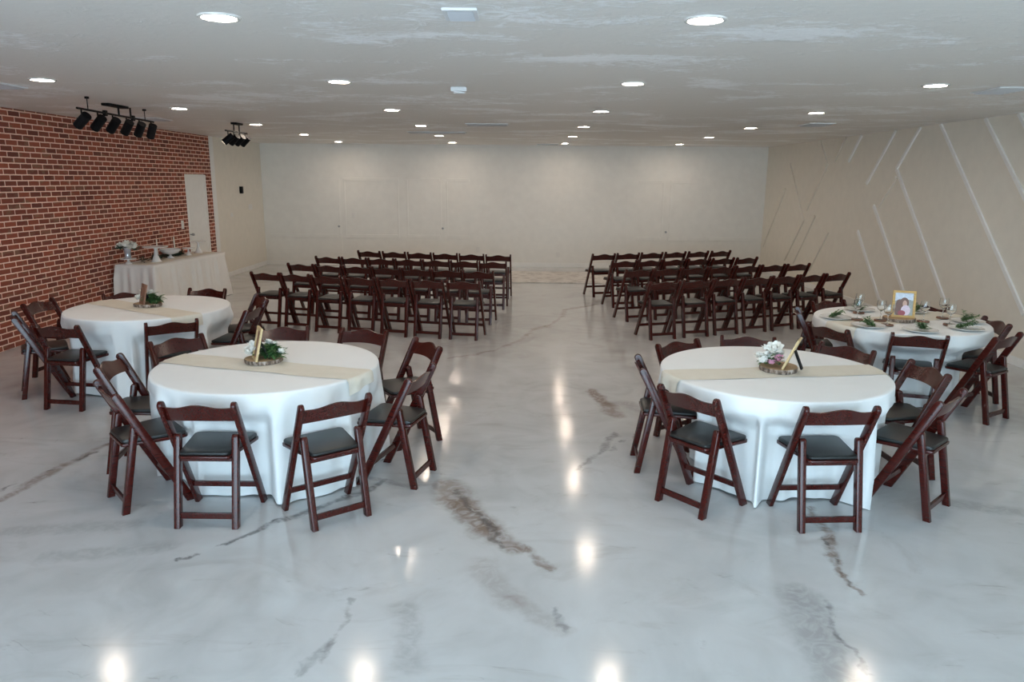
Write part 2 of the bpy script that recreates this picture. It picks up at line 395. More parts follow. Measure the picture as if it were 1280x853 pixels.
# board-and-rail mouldings on the back wall
def rail(n, x0, z0, x1, z1):
    bm = bmesh.new(); boxab(bm, (x0, YB - .016, z0), (x1, YB, z1), .004); struct(f'trim_{n}', bm, 'wall')
n = 2
for x0, x1 in ((-6.05, -4.40), (-4.22, -2.92), (-2.74, -1.95), (-1.77, -1.25), (2.72, 3.28), (3.46, 4.30), (4.42, 5.60)):
    rail(n, x0, .66, x1, .74); n += 1
for x0, x1 in ((-4.22, -2.92), (-2.40, -1.95), (-1.77, -1.25), (2.72, 3.28), (3.46, 4.10)):
    rail(n, x0, 1.99, x1, 2.06); n += 1
for x in (-4.36, -4.22, -2.96, -2.74, -1.95, -1.80, 3.28, 3.46):
    rail(n, x, .74, x + .035, 2.02); n += 1
# flush doors that carry the wall's mouldings on, each with a round knob
for k, (x0, x1, kx, kz) in enumerate(((-5.28, -4.30, -4.36, .93), (-2.76, -1.82, -1.89, .90), (2.45, 3.46, 3.40, .86))):
    bm = bmesh.new(); boxab(bm, (x0, YB - .007, .012), (x1, YB, 2.03), .002)
    dd_ = struct(f'door_{k + 2}', bm, 'wall')
    bm = bmesh.new(); cyl(bm, (kx, YB, kz), (kx, YB - .03, kz), .012); cyl(bm, (kx, YB - .025, kz), (kx, YB - .055, kz), .028, .022)
    obj('door_knob', bm, 'steel', dd_)
# slanted battens on the right-hand wall: (y,z) end points
strips = [((8.81, 2.83), (6.6, .62)), ((9.43, 2.83), (7.25, .65)), ((10.41, 2.83), (8.20, .60)), ((10.93, 2.83), (11.48, 2.25)), ((11.48, 2.25), (9.72, .45)),
          ((11.63, 2.83), (12.42, 2.02)), ((12.08, 1.68), (10.72, .34)), ((12.55, 1.24), (11.45, .13)), ((12.78, 2.82), (13.19, 2.40)), ((13.40, 2.82), (13.80, 2.42)),
          ((14.54, 2.82), (14.10, 2.36)), ((16.06, 2.42), (15.02, 1.30)), ((14.45, 1.40), (15.40, .38)), ((13.75, 1.15), (14.5, .35)), ((16.2, 1.90), (17.4, .55)), ((11.45, 2.12), (11.95, 1.66)),
          ((15.0, 1.30), (15.9, .40)), ((14.1, 2.36), (14.9, 1.5))]
for i, (a, b) in enumerate(strips):
    a, b = Vector(a), Vector(b); dd = (b - a); ln = dd.length; ang = math.atan2(dd.y, dd.x)
    bm = bmesh.new()
    box(bm, (0, 0, 0), (.026, ln, .055), .003, Matrix.Rotation(ang, 3, 'X'))
    for v in bm.verts: v.co += Vector((XR - .013, (a.x + b.x) / 2, (a.y + b.y) / 2))
    for v in bm.verts: v.co.z = min(v.co.z, C - .001)
    struct(f'trim_{n}', bm, 'trim' if i < 9 else 'wall_warm'); n += 1  # window light on the nearer battens is put into a paler colour

# glazed front behind the camera: piers and header, open to daylight
bm = bmesh.new()
boxab(bm, (XL - .25, YF - .2, 0), (-4.3, YF, C)); boxab(bm, (4.3, YF - .2, 0), (XR + .25, YF, C)); boxab(bm, (-4.3, YF - .2, 2.45), (4.3, YF, C))
struct('wall_front', bm, 'wall')
bm = bmesh.new(); boxab(bm, (-30, YF - 40, -.2), (30, YF, -.10)); struct('ground', bm, 'concrete')

# ------------------------------------------------------------------ rug by the back wall
bm = bmesh.new(); boxab(bm, (-.75, 14.72, 0.0), (1.95, 16.55, .018), .006)
tag(obj('rug', bm, 'rug'), 'low cream patterned rug lying at the end of the aisle', 'rug')

# ------------------------------------------------------------------ ceiling lights
LX = [-4.044, -1.544, .906, 3.405]; LY = [3.94, 6.41, 8.92, 11.43, 13.93, 16.5]
def downlight(label):
    t = thing('ceiling_light', label, 'ceiling light', (0, 0, C), 0, 'recessed ceiling lights')
    autosmooth(obj('trim_ring', lathe([(.082, -.002), (.088, -.009), (.104, -.008), (.108, .0)], 32, False, False), 'white', t))
    obj('diffuser', lathe([(.084, -.003), (.05, -.005), (.001, -.006)], 32, False, True), 'diffuser', t, smooth=True)
    return t
proto = None
colname = ['brick wall column', 'second column from the brick wall', 'third column from the brick wall', 'striped wall column']
rowname = ['row closest to camera', 'second row from camera', 'third row from camera', 'fourth row from camera', 'fifth row from camera', 'row against the back wall']
for r, y in enumerate(LY):
    for c, x in enumerate(LX):
        if r == 0 and c in (0, 3): continue
        lab = f'round ceiling light, {rowname[r]}, {colname[c]}'
        if proto is None: proto = o = downlight(lab)
        else:
            o = copy_tree(proto); o['label'] = lab
        o.location = (x, y, C)

# ceiling vents
def vent(name, label, x, y, sx, sy, slots, along='x'):
    t = thing(name, label, 'vent', (x, y, C))
    bm = bmesh.new(); w = .022
    boxab(bm, (-sx / 2, -sy / 2, -.012), (sx / 2, -sy / 2 + w, 0), .003); boxab(bm, (-sx / 2, sy / 2 - w, -.012), (sx / 2, sy / 2, 0), .003)
    boxab(bm, (-sx / 2, -sy / 2 + w, -.012), (-sx / 2 + w, sy / 2 - w, 0), .003); boxab(bm, (sx / 2 - w, -sy / 2 + w, -.012), (sx / 2, sy / 2 - w, 0), .003)
    obj('vent_frame', bm, 'vent', t)
    obj('backing', B((0, 0, -.001), (sx - .03, sy - .03, .002)), 'steel', t)
    bm = bmesh.new()
    for i in range(slots):
        if along == 'x':
            yy = -sy / 2 + w + (i + .5) * (sy - 2 * w) / slots
            box(bm, (0, yy, -.008), (sx - 2 * w, .9 * (sy - 2 * w) / slots, .002), 0, Matrix.Rotation(-.35, 3, 'X'))
            
        else:
            xx = -sx / 2 + w + (i + .5) * (sx - 2 * w) / slots
            box(bm, (xx, 0, -.008), (.9 * (sx - 2 * w) / slots, sy - 2 * w, .002), 0, Matrix.Rotation(.45, 3, 'Y'))
    o = obj('louvres', bm, 'vent_grey', t)
    return t
def fixrot(t): return t
vent('ceiling_vent', 'small two-slot ceiling vent high above the open floor in front', -.31, 3.83, .17, .24, 3)
vent('ceiling_vent', 'long narrow ceiling vent over the brick side chair block', -.53, 11.1, .62, .34, 5)
vent('ceiling_vent', 'widest ceiling vent, next to a light over the brick side chair block', -1.48, 13.0, 1.0, .34, 5)
vent('ceiling_vent', 'ceiling vent over the table set with plates', 4.12, 6.68, .30, .42, 5)
vent('ceiling_vent', 'ceiling vent near the striped wall over the chair block', 4.08, 10.65, .36, .46, 5)
vent('ceiling_vent', 'ceiling vent between the brick wall and the black track lights', -4.72, 6.75, .36, .46, 5)
vent('ceiling_vent', 'ceiling vent between the two black track lights', -5.15, 10.5, .36, .46, 5)
vent('ceiling_vent', 'thin dark ceiling vent touching the back wall', .55, 16.95, .50, .18, 2)
t = thing('smoke_detector', 'small white detector on the ceiling above the front aisle', 'detector', (-.57, 6.77, C))
obj('detector_body', B((0, 0, -.02), (.14, .14, .04), .01), 'vent', t)
obj('sensor_cap', lathe([(.045, -.055), (.05, -.05), (.05, -.038)], 20, True, False), 'vent', t)

# ------------------------------------------------------------------ track lights
def spot_head(t, p, aim):
    """A can hanging from the rail point p on a short stem, pointing along aim."""
    p = Vector(p); aim = Vector(aim).normalized()
    ctr = p + Vector((0, 0, -.115))
    h = obj('spot_head', (lambda bm: (cyl(bm, ctr - aim * .085, ctr + aim * .085, .047, .047, 20), bm)[1])(bmesh.new()), 'black', t)
    autosmooth(h)
    bm = bmesh.new(); cyl(bm, p, p + Vector((0, 0, -.075)), .008); obj('stem', bm, 'black', h)
    bm = bmesh.new(); cyl(bm, ctr + aim * .0852, ctr + aim * .0865, .038, .038, 16); obj('lens', bm, 'spot', h)
def track(name, label, cx, cy, ya, yb, zr, nheads, kinks, canopy, aim, posts, xr0, xr1):
    t = thing(name, label, 'track light', (0, 0, 0))
    rx = lambda y: xr0 + (xr1 - xr0) * (y - ya) / (yb - ya)
    bm = bmesh.new(); cyl(bm, (rx(ya) , ya, zr), (rx(yb), yb, zr), .011, n=10); obj('rail', bm, 'black', t)
    bm = bmesh.new(); box(bm, (cx, cy, C - .014), (.09, canopy, .028), .006); obj('canopy', bm, 'black', t)
    bm = bmesh.new()
    for s in (-.35, .35): cyl(bm, (rx(cy + s * canopy), cy + s * canopy, zr), (rx(cy + s * canopy), cy + s * canopy, C - .02), .010)
    obj('hanger', bm, 'black', t)
    for y in kinks: obj('joint', B((rx(y), y, zr), (.034, .05, .06), .006), 'black', t)
    for y in posts:
        bm = bmesh.new(); cyl(bm, (rx(y), y, zr), (rx(y), y, C), .005); cyl(bm, (rx(y), y, C - .02), (rx(y), y, C), .022, .022); obj('ceiling_support', bm, 'black', t)
    for i in range(nheads):
        y = ya + .08 + (yb - ya - .16) * i / (nheads - 1)
        spot_head(t, (rx(y), y, zr), aim(i))
    return t
track('track_light', 'black six-head track light beside the brick wall', -4.60, 8.55, 7.50, 9.32, 2.70, 6, (8.08, 8.75), .42,
      lambda i: (-.80 + .09 * i, .28, -.60), (7.72, 9.08), -4.42, -4.56)
track('track_light', 'smaller black four-head track light near the back wall', -4.24, 11.20, 10.82, 11.56, 2.70, 4, (), .26,
      lambda i: (-.70, -.25 if i == 0 else .25, -.60), (), -4.27, -4.23)

# ------------------------------------------------------------------ wall plates and small wall things
def plate(name, label, cat, loc, normal, w, h, mat='plastic', toggle=True):
    """normal 'x' faces +x, '-x' faces -x, '-y' faces -y."""
    t = thing(name, label, cat, loc, {'x': -PI / 2, '-x': PI / 2, '-y': PI}[normal] + (PI if normal == '-y' else 0) * 0)
    if normal == '-y': t.rotation_euler = (0, 0, 0)
    if normal == 'x': t.rotation_euler = (0, 0, PI / 2)
    if normal == '-x': t.rotation_euler = (0, 0, -PI / 2)
    obj('face_plate', B((0, -.004, 0), (w, .008, h), .002), mat, t)
    if toggle: obj('rocker', B((0, -.010, 0), (w * .42, .008, h * .52), .002), mat, t)
    return t
plate('light_switch', 'white light switch on the brick beside the door', 'light switch', (XL, 13.29, 1.2), 'x', .09, .15)
plate('wall_plate', 'pale square wall plate beyond the brick, by the room corner', 'wall plate', (XL, 16.7, 1.40), 'x', .22, .12)
plate('wall_plate', 'small pale wall plate between trim and black box', 'wall plate', (XL, 15.6, 1.27), 'x', .12, .08)
plate('wall_plate', 'single pale switch plate on the panelled back wall', 'wall plate', (-4.0, YB, 1.19), '-y', .09, .13)
plate('electrical_outlet', 'white outlet low on the back wall behind the brick side chairs', 'outlet', (-1.06, YB, .40), '-y', .09, .13)
plate('electrical_outlet', 'white outlet low on the back wall above the rug', 'outlet', (.86, YB, .30), '-y', .09, .13)
t = thing('wall_speaker', 'tiny black box on the beige wall past the brick', 'wall box', (XL, 16.16, 1.78))
obj('speaker_body', B((.03, 0, 0), (.06, .07, .15), .006), 'black', t); obj('grille', B((.062, 0, 0), (.006, .055, .13), .002), 'dark', t)

# ------------------------------------------------------------------ folding chair
H_, WT, XT, XF, XRR, WR = .778, .211, -.195, .187, -.193, .172
def bar_profile(top, foot, w, n=8):
    """Side outline (x,z) of a bar with a round top and a foot cut level with the floor."""
    top, foot = Vector(top), Vector(foot); d = (foot - top).normalized(); nrm = Vector((d.y, -d.x))
    if nrm.x < 0: nrm = -nrm
    r = w / 2; ctr = top + d * r
    pts = []
    a0 = math.atan2(nrm.y, nrm.x)
    up = -d
    for i in range(n + 1):
        a = PI * i / n
        pts.append(ctr + nrm * r * math.cos(a) + up * r * math.sin(a))
    # floor cut: intersect both edges with z=0
    for s in (-1, 1):
        e = ctr + nrm * r * s; k = (0 - e.y) / d.y; pts.append(e + d * k)
    return [(p.x, p.y) for p in pts]
def make_chair():
    t = thing('folding_chair', 'x', 'chair')
    # seat board and padded seat: narrow behind, wider in front, rounded corners
    def outline(g):
        xr, xf, wr, wf = -.172 + g, .212 - g, .148 - g, .203 - g
        pts = []
        for cx, cy, r, a0 in ((xf - .035, wf - .035, .035, 0), (xr + .022, wr - .018, .02, PI / 2), (xr + .022, -wr + .018, .02, PI), (xf - .035, -wf + .035, .035, 1.5 * PI)):
            for i in range(5): a = a0 + i * PI / 8; pts.append((cx + r * math.cos(a), cy + r * math.sin(a)))
        return pts
    autosmooth(obj('seat_frame', prism(outline(0), .420, .440, .004, 'z'), 'mahogany', t), 50)
    s = autosmooth(obj('seat', prism(outline(.006), .440, .464, .010, 'z'), 'vinyl', t), 60)
    s['label'] = 'black vinyl seat pad'
    for sy in (1, -1):
        o = autosmooth(obj('leg', prism(bar_profile((XT, H_), (XF, 0), .052), sy * WT - .0135, sy * WT + .0135, .004), 'mahogany', t), 50)
        o['label'] = 'long slanted side bar from backrest to front foot'
    for sy in (1, -1):
        o = autosmooth(obj('leg', prism(bar_profile((-.092, .555), (XRR, 0), .042), sy * WR - .0195, sy * WR + .0195, .005), 'mahogany', t), 50)
        o['label'] = 'short rear leg with rounded top'
    # curved camel-back slat
    bm = bmesh.new(); nx = 18; hw = WT - .010; dx = (XF - XT) / H_
    front = []; back = []
    for i in range(nx + 1):
        u = -1 + 2 * i / nx; y = u * hw
        bow = -.030 * (1 - u * u)
        hump = .5 * (1 + math.cos(PI * min(1, abs(u) / .72)))
        zt = .742 + .026 * hump; zb = .650 + .010 * (1 - u * u)
        rowf = []; rowb = []
        for k in range(4):
            z = zb + (zt - zb) * k / 3
            x = XT + dx * (H_ - z) + bow
            rowf.append(bm.verts.new((x + .007, y, z))); rowb.append(bm.verts.new((x - .007, y, z)))
        front.append(rowf); back.append(rowb)
    for i in range(nx):
        for k in range(3):
            bm.faces.new((front[i][k], front[i + 1][k], front[i + 1][k + 1], front[i][k + 1]))
            bm.faces.new((back[i][k], back[i][k + 1], back[i + 1][k + 1], back[i + 1][k]))
        bm.faces.new((front[i][3], front[i + 1][3], back[i + 1][3], back[i][3])); bm.faces.new((front[i][0], back[i][0], back[i + 1][0], front[i + 1][0]))
    for i in (0, nx):
        for k in range(3): bm.faces.new((front[i][k], front[i][k + 1], back[i][k + 1], back[i][k]))
    autosmooth(obj('backrest', bm, 'mahogany', t), 50)
    tb = math.atan2(H_, XF - XT)
    z = .150; x = XT + dx * (H_ - z)
    obj('stretcher', B((x, 0, z), (.020, 2 * WT - .028, .034), .003, None), 'mahogany', t)
    z = .072; x = XRR + .1 * z / .555
    obj('stretcher', B((x, 0, z), (.018, 2 * WR - .030, .038), .003), 'mahogany', t)
    z = .405; x = -.14
    obj('stretcher', B((-.118, 0, .405), (.018, 2 * WR - .030, .026), .003), 'mahogany', t)
    return t
chair0 = make_chair(); first = [True]
def place_chair(x, y, a, label, group):
    if first[0]: o = chair0; first[0] = False
    else: o = copy_tree(chair0)
    o.location = (x, y, 0); o.rotation_euler = (0, 0, a); o['label'] = label; o['group'] = group
    return o

T1, T2, T3, T4 = (-1.785, 4.994), (1.759, 4.974), (-3.768, 7.26), (3.646, 6.985)
tchairs = {
 'T1': [(-1.855, 4.176, 1.576, 'back to the camera, full seat in view, front white-flower table'),
        (-1.192, 4.226, 2.235, 'rear corner to the camera on the aisle side, front white-flower table'),
        (-.849, 4.796, 2.882, 'seen in profile on the aisle side, front white-flower table'),
        (-.899, 5.56, 3.73, 'half behind the profile aisle chair, front white-flower table'),
        (-1.403, 5.961, -1.871, 'facing the camera on the aisle side, front white-flower table'),
        (-2.052, 6.018, 4.821, 'facing the camera directly behind the flowers, front white-flower table'),
        (-2.403, 4.403, .744, 'side bar to the camera on the brick side, front white-flower table'),
        (-2.712, 4.976, .171, 'second on the brick side in profile, front white-flower table'),
        (-2.628, 5.599, 5.626, 'touching another chair back behind it, front white-flower table')],
 'T3': [(-3.245, 6.56, 2.171, 'back to the camera close to the front table, brick-wall table'),
        (-2.851, 7.186, 3.091, 'lower of two overlapping aisle side chairs, brick-wall table'),
        (-2.99, 7.744, 3.728, 'upper of two overlapping aisle side chairs, brick-wall table'),
        (-3.673, 8.216, 4.648, 'facing the camera before the draped dessert table, brick-wall table'),
        (-4.317, 7.915, 5.52, 'only its back showing behind the wood slice, brick-wall table'),
        (-4.825, 7.401, -.053, 'against the bricks with glossy back facing in, brick-wall table'),
        (-4.565, 6.731, .602, 'edge-on and closest to the frame side, brick-wall table'),
        (-4.037, 6.366, 1.45, 'rear legs toward the camera on open floor, brick-wall table')],
 'T2': [(1.167, 4.446, .695, 'rear corner to the camera on the aisle side, front pink-flower table'),
        (1.040, 5.072, 6.218, 'seen in profile on the aisle side, front pink-flower table'),
        (1.362, 5.616, 5.273, 'facing in from the far aisle corner, front pink-flower table'),
        (1.869, 5.814, 4.57, 'facing the camera behind the flowers, front pink-flower table'),
        (2.435, 5.555, -2.463, 'back toward the plated table, facing the camera, front pink-flower table'),
        (2.69, 5.015, 3.206, 'with shiny curved back on the striped wall side, front pink-flower table'),
        (2.507, 4.458, 2.325, 'side bar to the camera on the striped wall side, front pink-flower table'),
        (1.839, 4.237, 1.635, 'back to the camera, full seat in view, front pink-flower table')],
 'T4': [(2.922, 6.588, .488, 'back to the camera on the aisle side, plated table'),
        (2.97, 7.255, 5.98, 'edge-on beside the aisle, plated table'),
        (3.424, 7.789, -1.208, 'facing the camera next to the row chairs, plated table'),
        (4.16, 7.58, 4.01, 'only its arched back showing behind the framed photo, plated table'),
        (4.325, 6.89, 3.059, 'dark back facing in beside the striped wall, plated table'),
        (4.07, 6.335, 2.14, 'outermost profile chair by the striped wall, plated table'),
        (3.462, 6.337, 1.273, 'back square to the camera with pale lit leg, plated table')],
}
gname = {'T1': 'chairs around the front table with white flowers', 'T2': 'chairs around the front table with pink flowers',
         'T3': 'chairs around the table beside the brick wall', 'T4': 'chairs around the table set with plates'}
for k, lst in tchairs.items():
    for x, y, a, lab in lst: place_chair(x, y, a, 'wooden folding chair ' + lab, gname[k])

rows = [  # side, row, n, first (aisle or wall) and last x,y, angles, first is aisle end?
    ('brick', 0, [(-3.484, 10.131, 1.335), (-3.04, 10.02, 1.32), (-2.57, 9.85, 1.32), (-2.10, 9.74, 1.325), (-1.64, 9.63, 1.33), (-1.19, 9.546, 1.365), (-.720, 9.465, 1.41)]),
    ('brick', 1, [(-3.312, 11.214, 1.29), None, None, None, None, None, (-.60, 10.521, 1.48)]),
    ('brick', 2, [(-3.185, 12.285, 1.33), None, None, None, None, None, (-.454, 11.772, 1.53)]),
    ('brick', 3, [(-2.709, 13.335, 1.30), None, None, None, None, (-.404, 12.848, 1.54)]),
    ('striped', 0, [(1.806, 9.613, 1.87), (2.28, 9.79, 1.86), (2.727, 9.977, 1.90), (3.164, 10.142, 1.918), (3.60, 10.325, 1.95), (4.03, 10.50, 1.97), (4.455, 10.66, 1.98)]),
    ('striped', 1, [(1.67, 10.886, 1.88), None, None, None, None, None, (4.344, 11.869, 1.95)]),
    ('striped', 2, [(1.614, 12.089, 1.87), None, None, None, None, (3.797, 12.798, 2.0)]),
    ('striped', 3, [(1.399, 13.194, 1.87), None, None, None, None, (3.667, 14.001, 2.0)]),
]
ordn = ['aisle end', 'second from aisle', 'third from aisle', 'fourth from aisle', 'fifth from aisle', 'sixth from aisle', 'seventh from aisle']
rown = ['first row behind round tables', 'second row behind round tables', 'third row behind round tables', 'row closest to back wall']
rnd = random.Random(3)
for side, r, pts in rows:
    n_ = len(pts)
    for i, p in enumerate(pts):
        if p is None:
            f = i / (n_ - 1); a, b = pts[0], pts[-1]
            sag = .10 * f * (1 - f) * (-1 if side == 'brick' else 1) * .6
            p = [a[j] + (b[j] - a[j]) * f for j in range(3)]
            p[1] += sag; p[2] += 0
        order = i if side == 'striped' else n_ - 1 - i
        place_chair(*p, f'folding chair {ordn[order]}, {rown[r]}, {side} wall side', f'ceremony chairs in rows, {side} wall block')

# ------------------------------------------------------------------ round tables, cloths, runners
TR, TZ = .762, .752
def chair_limit(tc, chairs, phi):
    """How far out the cloth may hang at angle phi before it meets a chair's front edge."""
    best = 9.
    dx, dy = math.cos(phi), math.sin(phi)
    for x, y, a, _ in chairs:
        ca, sa = math.cos(a), math.sin(a)
        # ray in the chair's frame
        ox, oy = tc[0] - x, tc[1] - y
        lx, ly = ox * ca + oy * sa, -ox * sa + oy * ca
        rx, ry = dx * ca + dy * sa, -dx * sa + dy * ca
        if rx >= -.2: continue
        k = (.232 - lx) / rx
        yy = abs(ly + ry * k)
        if k > 0:
            soft = max(0, (yy - .235) / .07)
            if soft < 1: best = min(best, k + .45 * soft ** 2)
    return best
def folds(phi, seed):
    r = random.Random(seed); s = 0
    for f in (9, 13, 17, 22, 29): s += math.sin(f * phi + r.uniform(0, 6.28)) * r.uniform(.5, 1)
    return s / 2.4
def table_cloth(tc, chairs, label, seed):
    n = 300; bm = bmesh.new(); rings = []
    for r in (.12, .35, .6, .74): rings.append([bm.verts.new((r * math.cos(2 * PI * i / n), r * math.sin(2 * PI * i / n), TZ)) for i in range(n)])
    for k in range(1, 4):
        a = k / 3 * PI / 2; rr = .752 + .016 * math.sin(a); zz = TZ - .016 + .016 * math.cos(a)
        rings.append([bm.verts.new((rr * math.cos(2 * PI * i / n), rr * math.sin(2 * PI * i / n), zz)) for i in range(n)])
    rows_ = 26
    for k in range(1, rows_ + 1):
        t = k / rows_; z = (TZ - .016) * (1 - t) + .006 * t
        ring = []
        for i in range(n):
            phi = 2 * PI * i / n
            lim = chair_limit(tc, chairs, phi)
            f = folds(phi, seed)
            amp = .068 * min(1, t * 1.9) ** .9
            r = .770 + .045 * t ** 1.3 + amp * (f if f > 0 else f * .55)
            if lim < r + .01:
                zs = min(1, max(0, (.66 - z) / .17)); zs = zs * zs * (3 - 2 * zs)
                target = max(.40, lim - .012 + .014 * f)
                r = r + (min(r, target) - r) * zs
            zz = z
            if k == rows_: zz = .006 + .012 * (.5 + .5 * math.sin(phi * 7 + seed))
            ring.append(bm.verts.new((r * math.cos(phi), r * math.sin(phi), zz)))
        rings.append(ring)
    c = bm.verts.new((0, 0, TZ))
    for i in range(n): bm.faces.new((c, rings[0][i], rings[0][(i + 1) % n]))
    for a, b in zip(rings, rings[1:]):
        for i in range(n): bm.faces.new((a[i], b[i], b[(i + 1) % n], a[(i + 1) % n]))
    o = obj('tablecloth', bm, 'linen', smooth=True, loc=(tc[0], tc[1], 0))
    return tag(o, label, 'tablecloth', 'white round tablecloths')
def round_table(tc, label):
    t = thing('round_table', label, 'table', (tc[0], tc[1], 0), 0, 'round tables under white cloths')
    autosmooth(obj('tabletop', lathe([(.735, .715), (.750, .720), (.750, .740), (.745, .745)], 48), 'palewood', t))
    for i in range(4):
        a = PI / 4 + i * PI / 2
        bm = bmesh.new(); cyl(bm, (.26 * math.cos(a), .26 * math.sin(a), .715), (.34 * math.cos(a), .34 * math.sin(a), 0), .014); obj('leg', bm, 'steel', t)
def runner(tc, ang, off, width, e0, e1, label, seed):
    """Burlap band over the top; its ends fall over the rim by e0 and e1."""
    L0, L1 = -(.772 + e0), .772 + e1
    ns, nw = 90, 16; bm = bmesh.new(); g = []
    R = .772; rnd = random.Random(seed)
    ca, sa = math.cos(ang), math.sin(ang)
    for i in range(ns + 1):
        s = L0 + (L1 - L0) * i / ns; row = []
        for j in range(nw + 1):
            w = off + width * (j / nw - .5) + .006 * math.sin(s * 9 + seed)
            rho = math.hypot(s, w)
            z = TZ + .0035 + .0015 * math.sin(s * 14 + w * 9 + seed)
            ss, ww = s, w
            edge = math.sqrt(max(0, R * R - w * w))
            if abs(s) > edge:
                ex = abs(s) - edge; q = .022
                sgn = 1 if s > 0 else -1
                if ex < q * PI / 2:
                    th = ex / q; ss = sgn * (edge - q + q * math.sin(th) + q * .35); z -= q * (1 - math.cos(th))
                else:
                    ss = sgn * (edge + q * .35 + .012 * math.sin(w * 40 + seed) * min(1, ex * 6) + .024 * min(1, ex * 5)); z -= q + (ex - q * PI / 2)
            row.append(bm.verts.new((ss * ca - ww * sa, ss * sa + ww * ca, z)))
        g.append(row)
    for i in range(ns):
        for j in range(nw): bm.faces.new((g[i][j], g[i + 1][j], g[i + 1][j + 1], g[i][j + 1]))
    o = obj('table_runner', bm, 'burlap', smooth=True, loc=(tc[0], tc[1], 0))
    return tag(o, label, 'table runner', 'burlap table runners')
TT = {'T1': T1, 'T2': T2, 'T3': T3, 'T4': T4}
tdesc = {'T1': 'front table with white flowers', 'T2': 'front table with pink flowers', 'T3': 'table beside the brick wall', 'T4': 'table set with plates'}
for k, sd in (('T1', 11), ('T2', 5), ('T3', 23), ('T4', 42)):
    round_table(TT[k], f'round banquet table hidden under a white cloth, the {tdesc[k]}')
    table_cloth(TT[k], tchairs[k], f'floor-length white round tablecloth on the {tdesc[k]}', sd)
runner(T1, math.radians(-15.5), -.08, .29, .02, .09, f'cream burlap runner across the {tdesc["T1"]}', 1)
runner(T2, math.radians(8), -.07, .27, .11, .03, f'cream burlap runner across the {tdesc["T2"]}', 2)
runner(T3, math.radians(-31), -.10, .30, .05, .12, f'cream burlap runner across the {tdesc["T3"]}', 3)
runner(T4, math.radians(24), .0, .34, .10, .05, f'cream burlap runner across the {tdesc["T4"]}', 4)
TOP = TZ + .0065

# ------------------------------------------------------------------ flowers and leaves
def rose_mesh(r, seed):
    bm = bmesh.new(); rd = random.Random(seed)
    bmesh.ops.create_icosphere(bm, subdivisions=1, radius=r * .38)
    for v in bm.verts: v.co.z += r * .25
    for layer, (cnt, rad, tilt, h) in enumerate(((4, .36, .15, .95), (5, .60, .45, .9), (6, .85, .85, .75))):
        for k in range(cnt):
            a = 2 * PI * k / cnt + layer * .6 + rd.uniform(-.2, .2); grid = []
            for u in range(4):
                row = []
                for v in range(4):
                    s = (v / 3 - .5) * 1.5; t = u / 3
                    ww = math.sin(PI * (.25 + .6 * t)) * rad * r
                    out = rad * r * (.35 + .65 * t) * (1 - .18 * s * s * 2) + tilt * r * .35 * t * t
                    x = out; y = s * ww * .95; z = -r * .25 + r * h * (t if tilt < .8 else t * (1.2 - .5 * t))
                    row.append(bm.verts.new((x * math.cos(a) - y * math.sin(a), x * math.sin(a) + y * math.cos(a), z)))
                grid.append(row)
            for u in range(3):
                for v in range(3): bm.faces.new((grid[u][v], grid[u][v + 1], grid[u + 1][v + 1], grid[u + 1][v]))
    return bm
def leaf_blade(bm, base, d, up, ln, w):
    base, d, up = Vector(base), Vector(d).normalized(), Vector(up)
    side = d.cross(up).normalized(); nrm = side.cross(d)
    prev = None; n_ = 5
    for i in range(n_ + 1):
        t = i / n_; ww = w * math.sin(PI * (.06 + .94 * t) ** .8) * .5
        c = base + d * ln * t - Vector((0, 0, 1)) * ln * .25 * t * t
        row = [bm.verts.new(c - side * ww + nrm * ww * .35), bm.verts.new(c), bm.verts.new(c + side * ww + nrm * ww * .35)]
        if prev:
            for a in range(2): bm.faces.new((prev[a], prev[a + 1], row[a + 1], row[a]))
        prev = row
def sprig_mesh(ln, cnt, leaf, seed, spread=.5, rise=.3):
    """A few stems, each set with paired leaves."""
    bm = bmesh.new(); rd = random.Random(seed)
    for s in range(cnt):
        a = rd.uniform(-spread, spread); d = Vector((math.cos(a), math.sin(a), rise * rd.uniform(.2, 1.2))).normalized()
        p0 = Vector((-ln * .5, rd.uniform(-.01, .01), .004)); l2 = ln * rd.uniform(.7, 1.1)
        cyl(bm, p0, p0 + d * l2, .0014, .0008, 5)
        m_ = 8
        for i in range(m_):
            p = p0 + d * l2 * (.15 + .85 * i / (m_ - 1))
            for sg in (-1, 1):
                q = Vector((d.x * .6 - d.y * sg, d.y * .6 + d.x * sg, rd.uniform(-.1, .7)))
                leaf_blade(bm, p, q, Vector((0, 0, 1)), leaf * rd.uniform(.7, 1.15), leaf * .34)
    zmin = min(v.co.z for v in bm.verts)
    for v in bm.verts: v.co.z -= zmin
    return bm

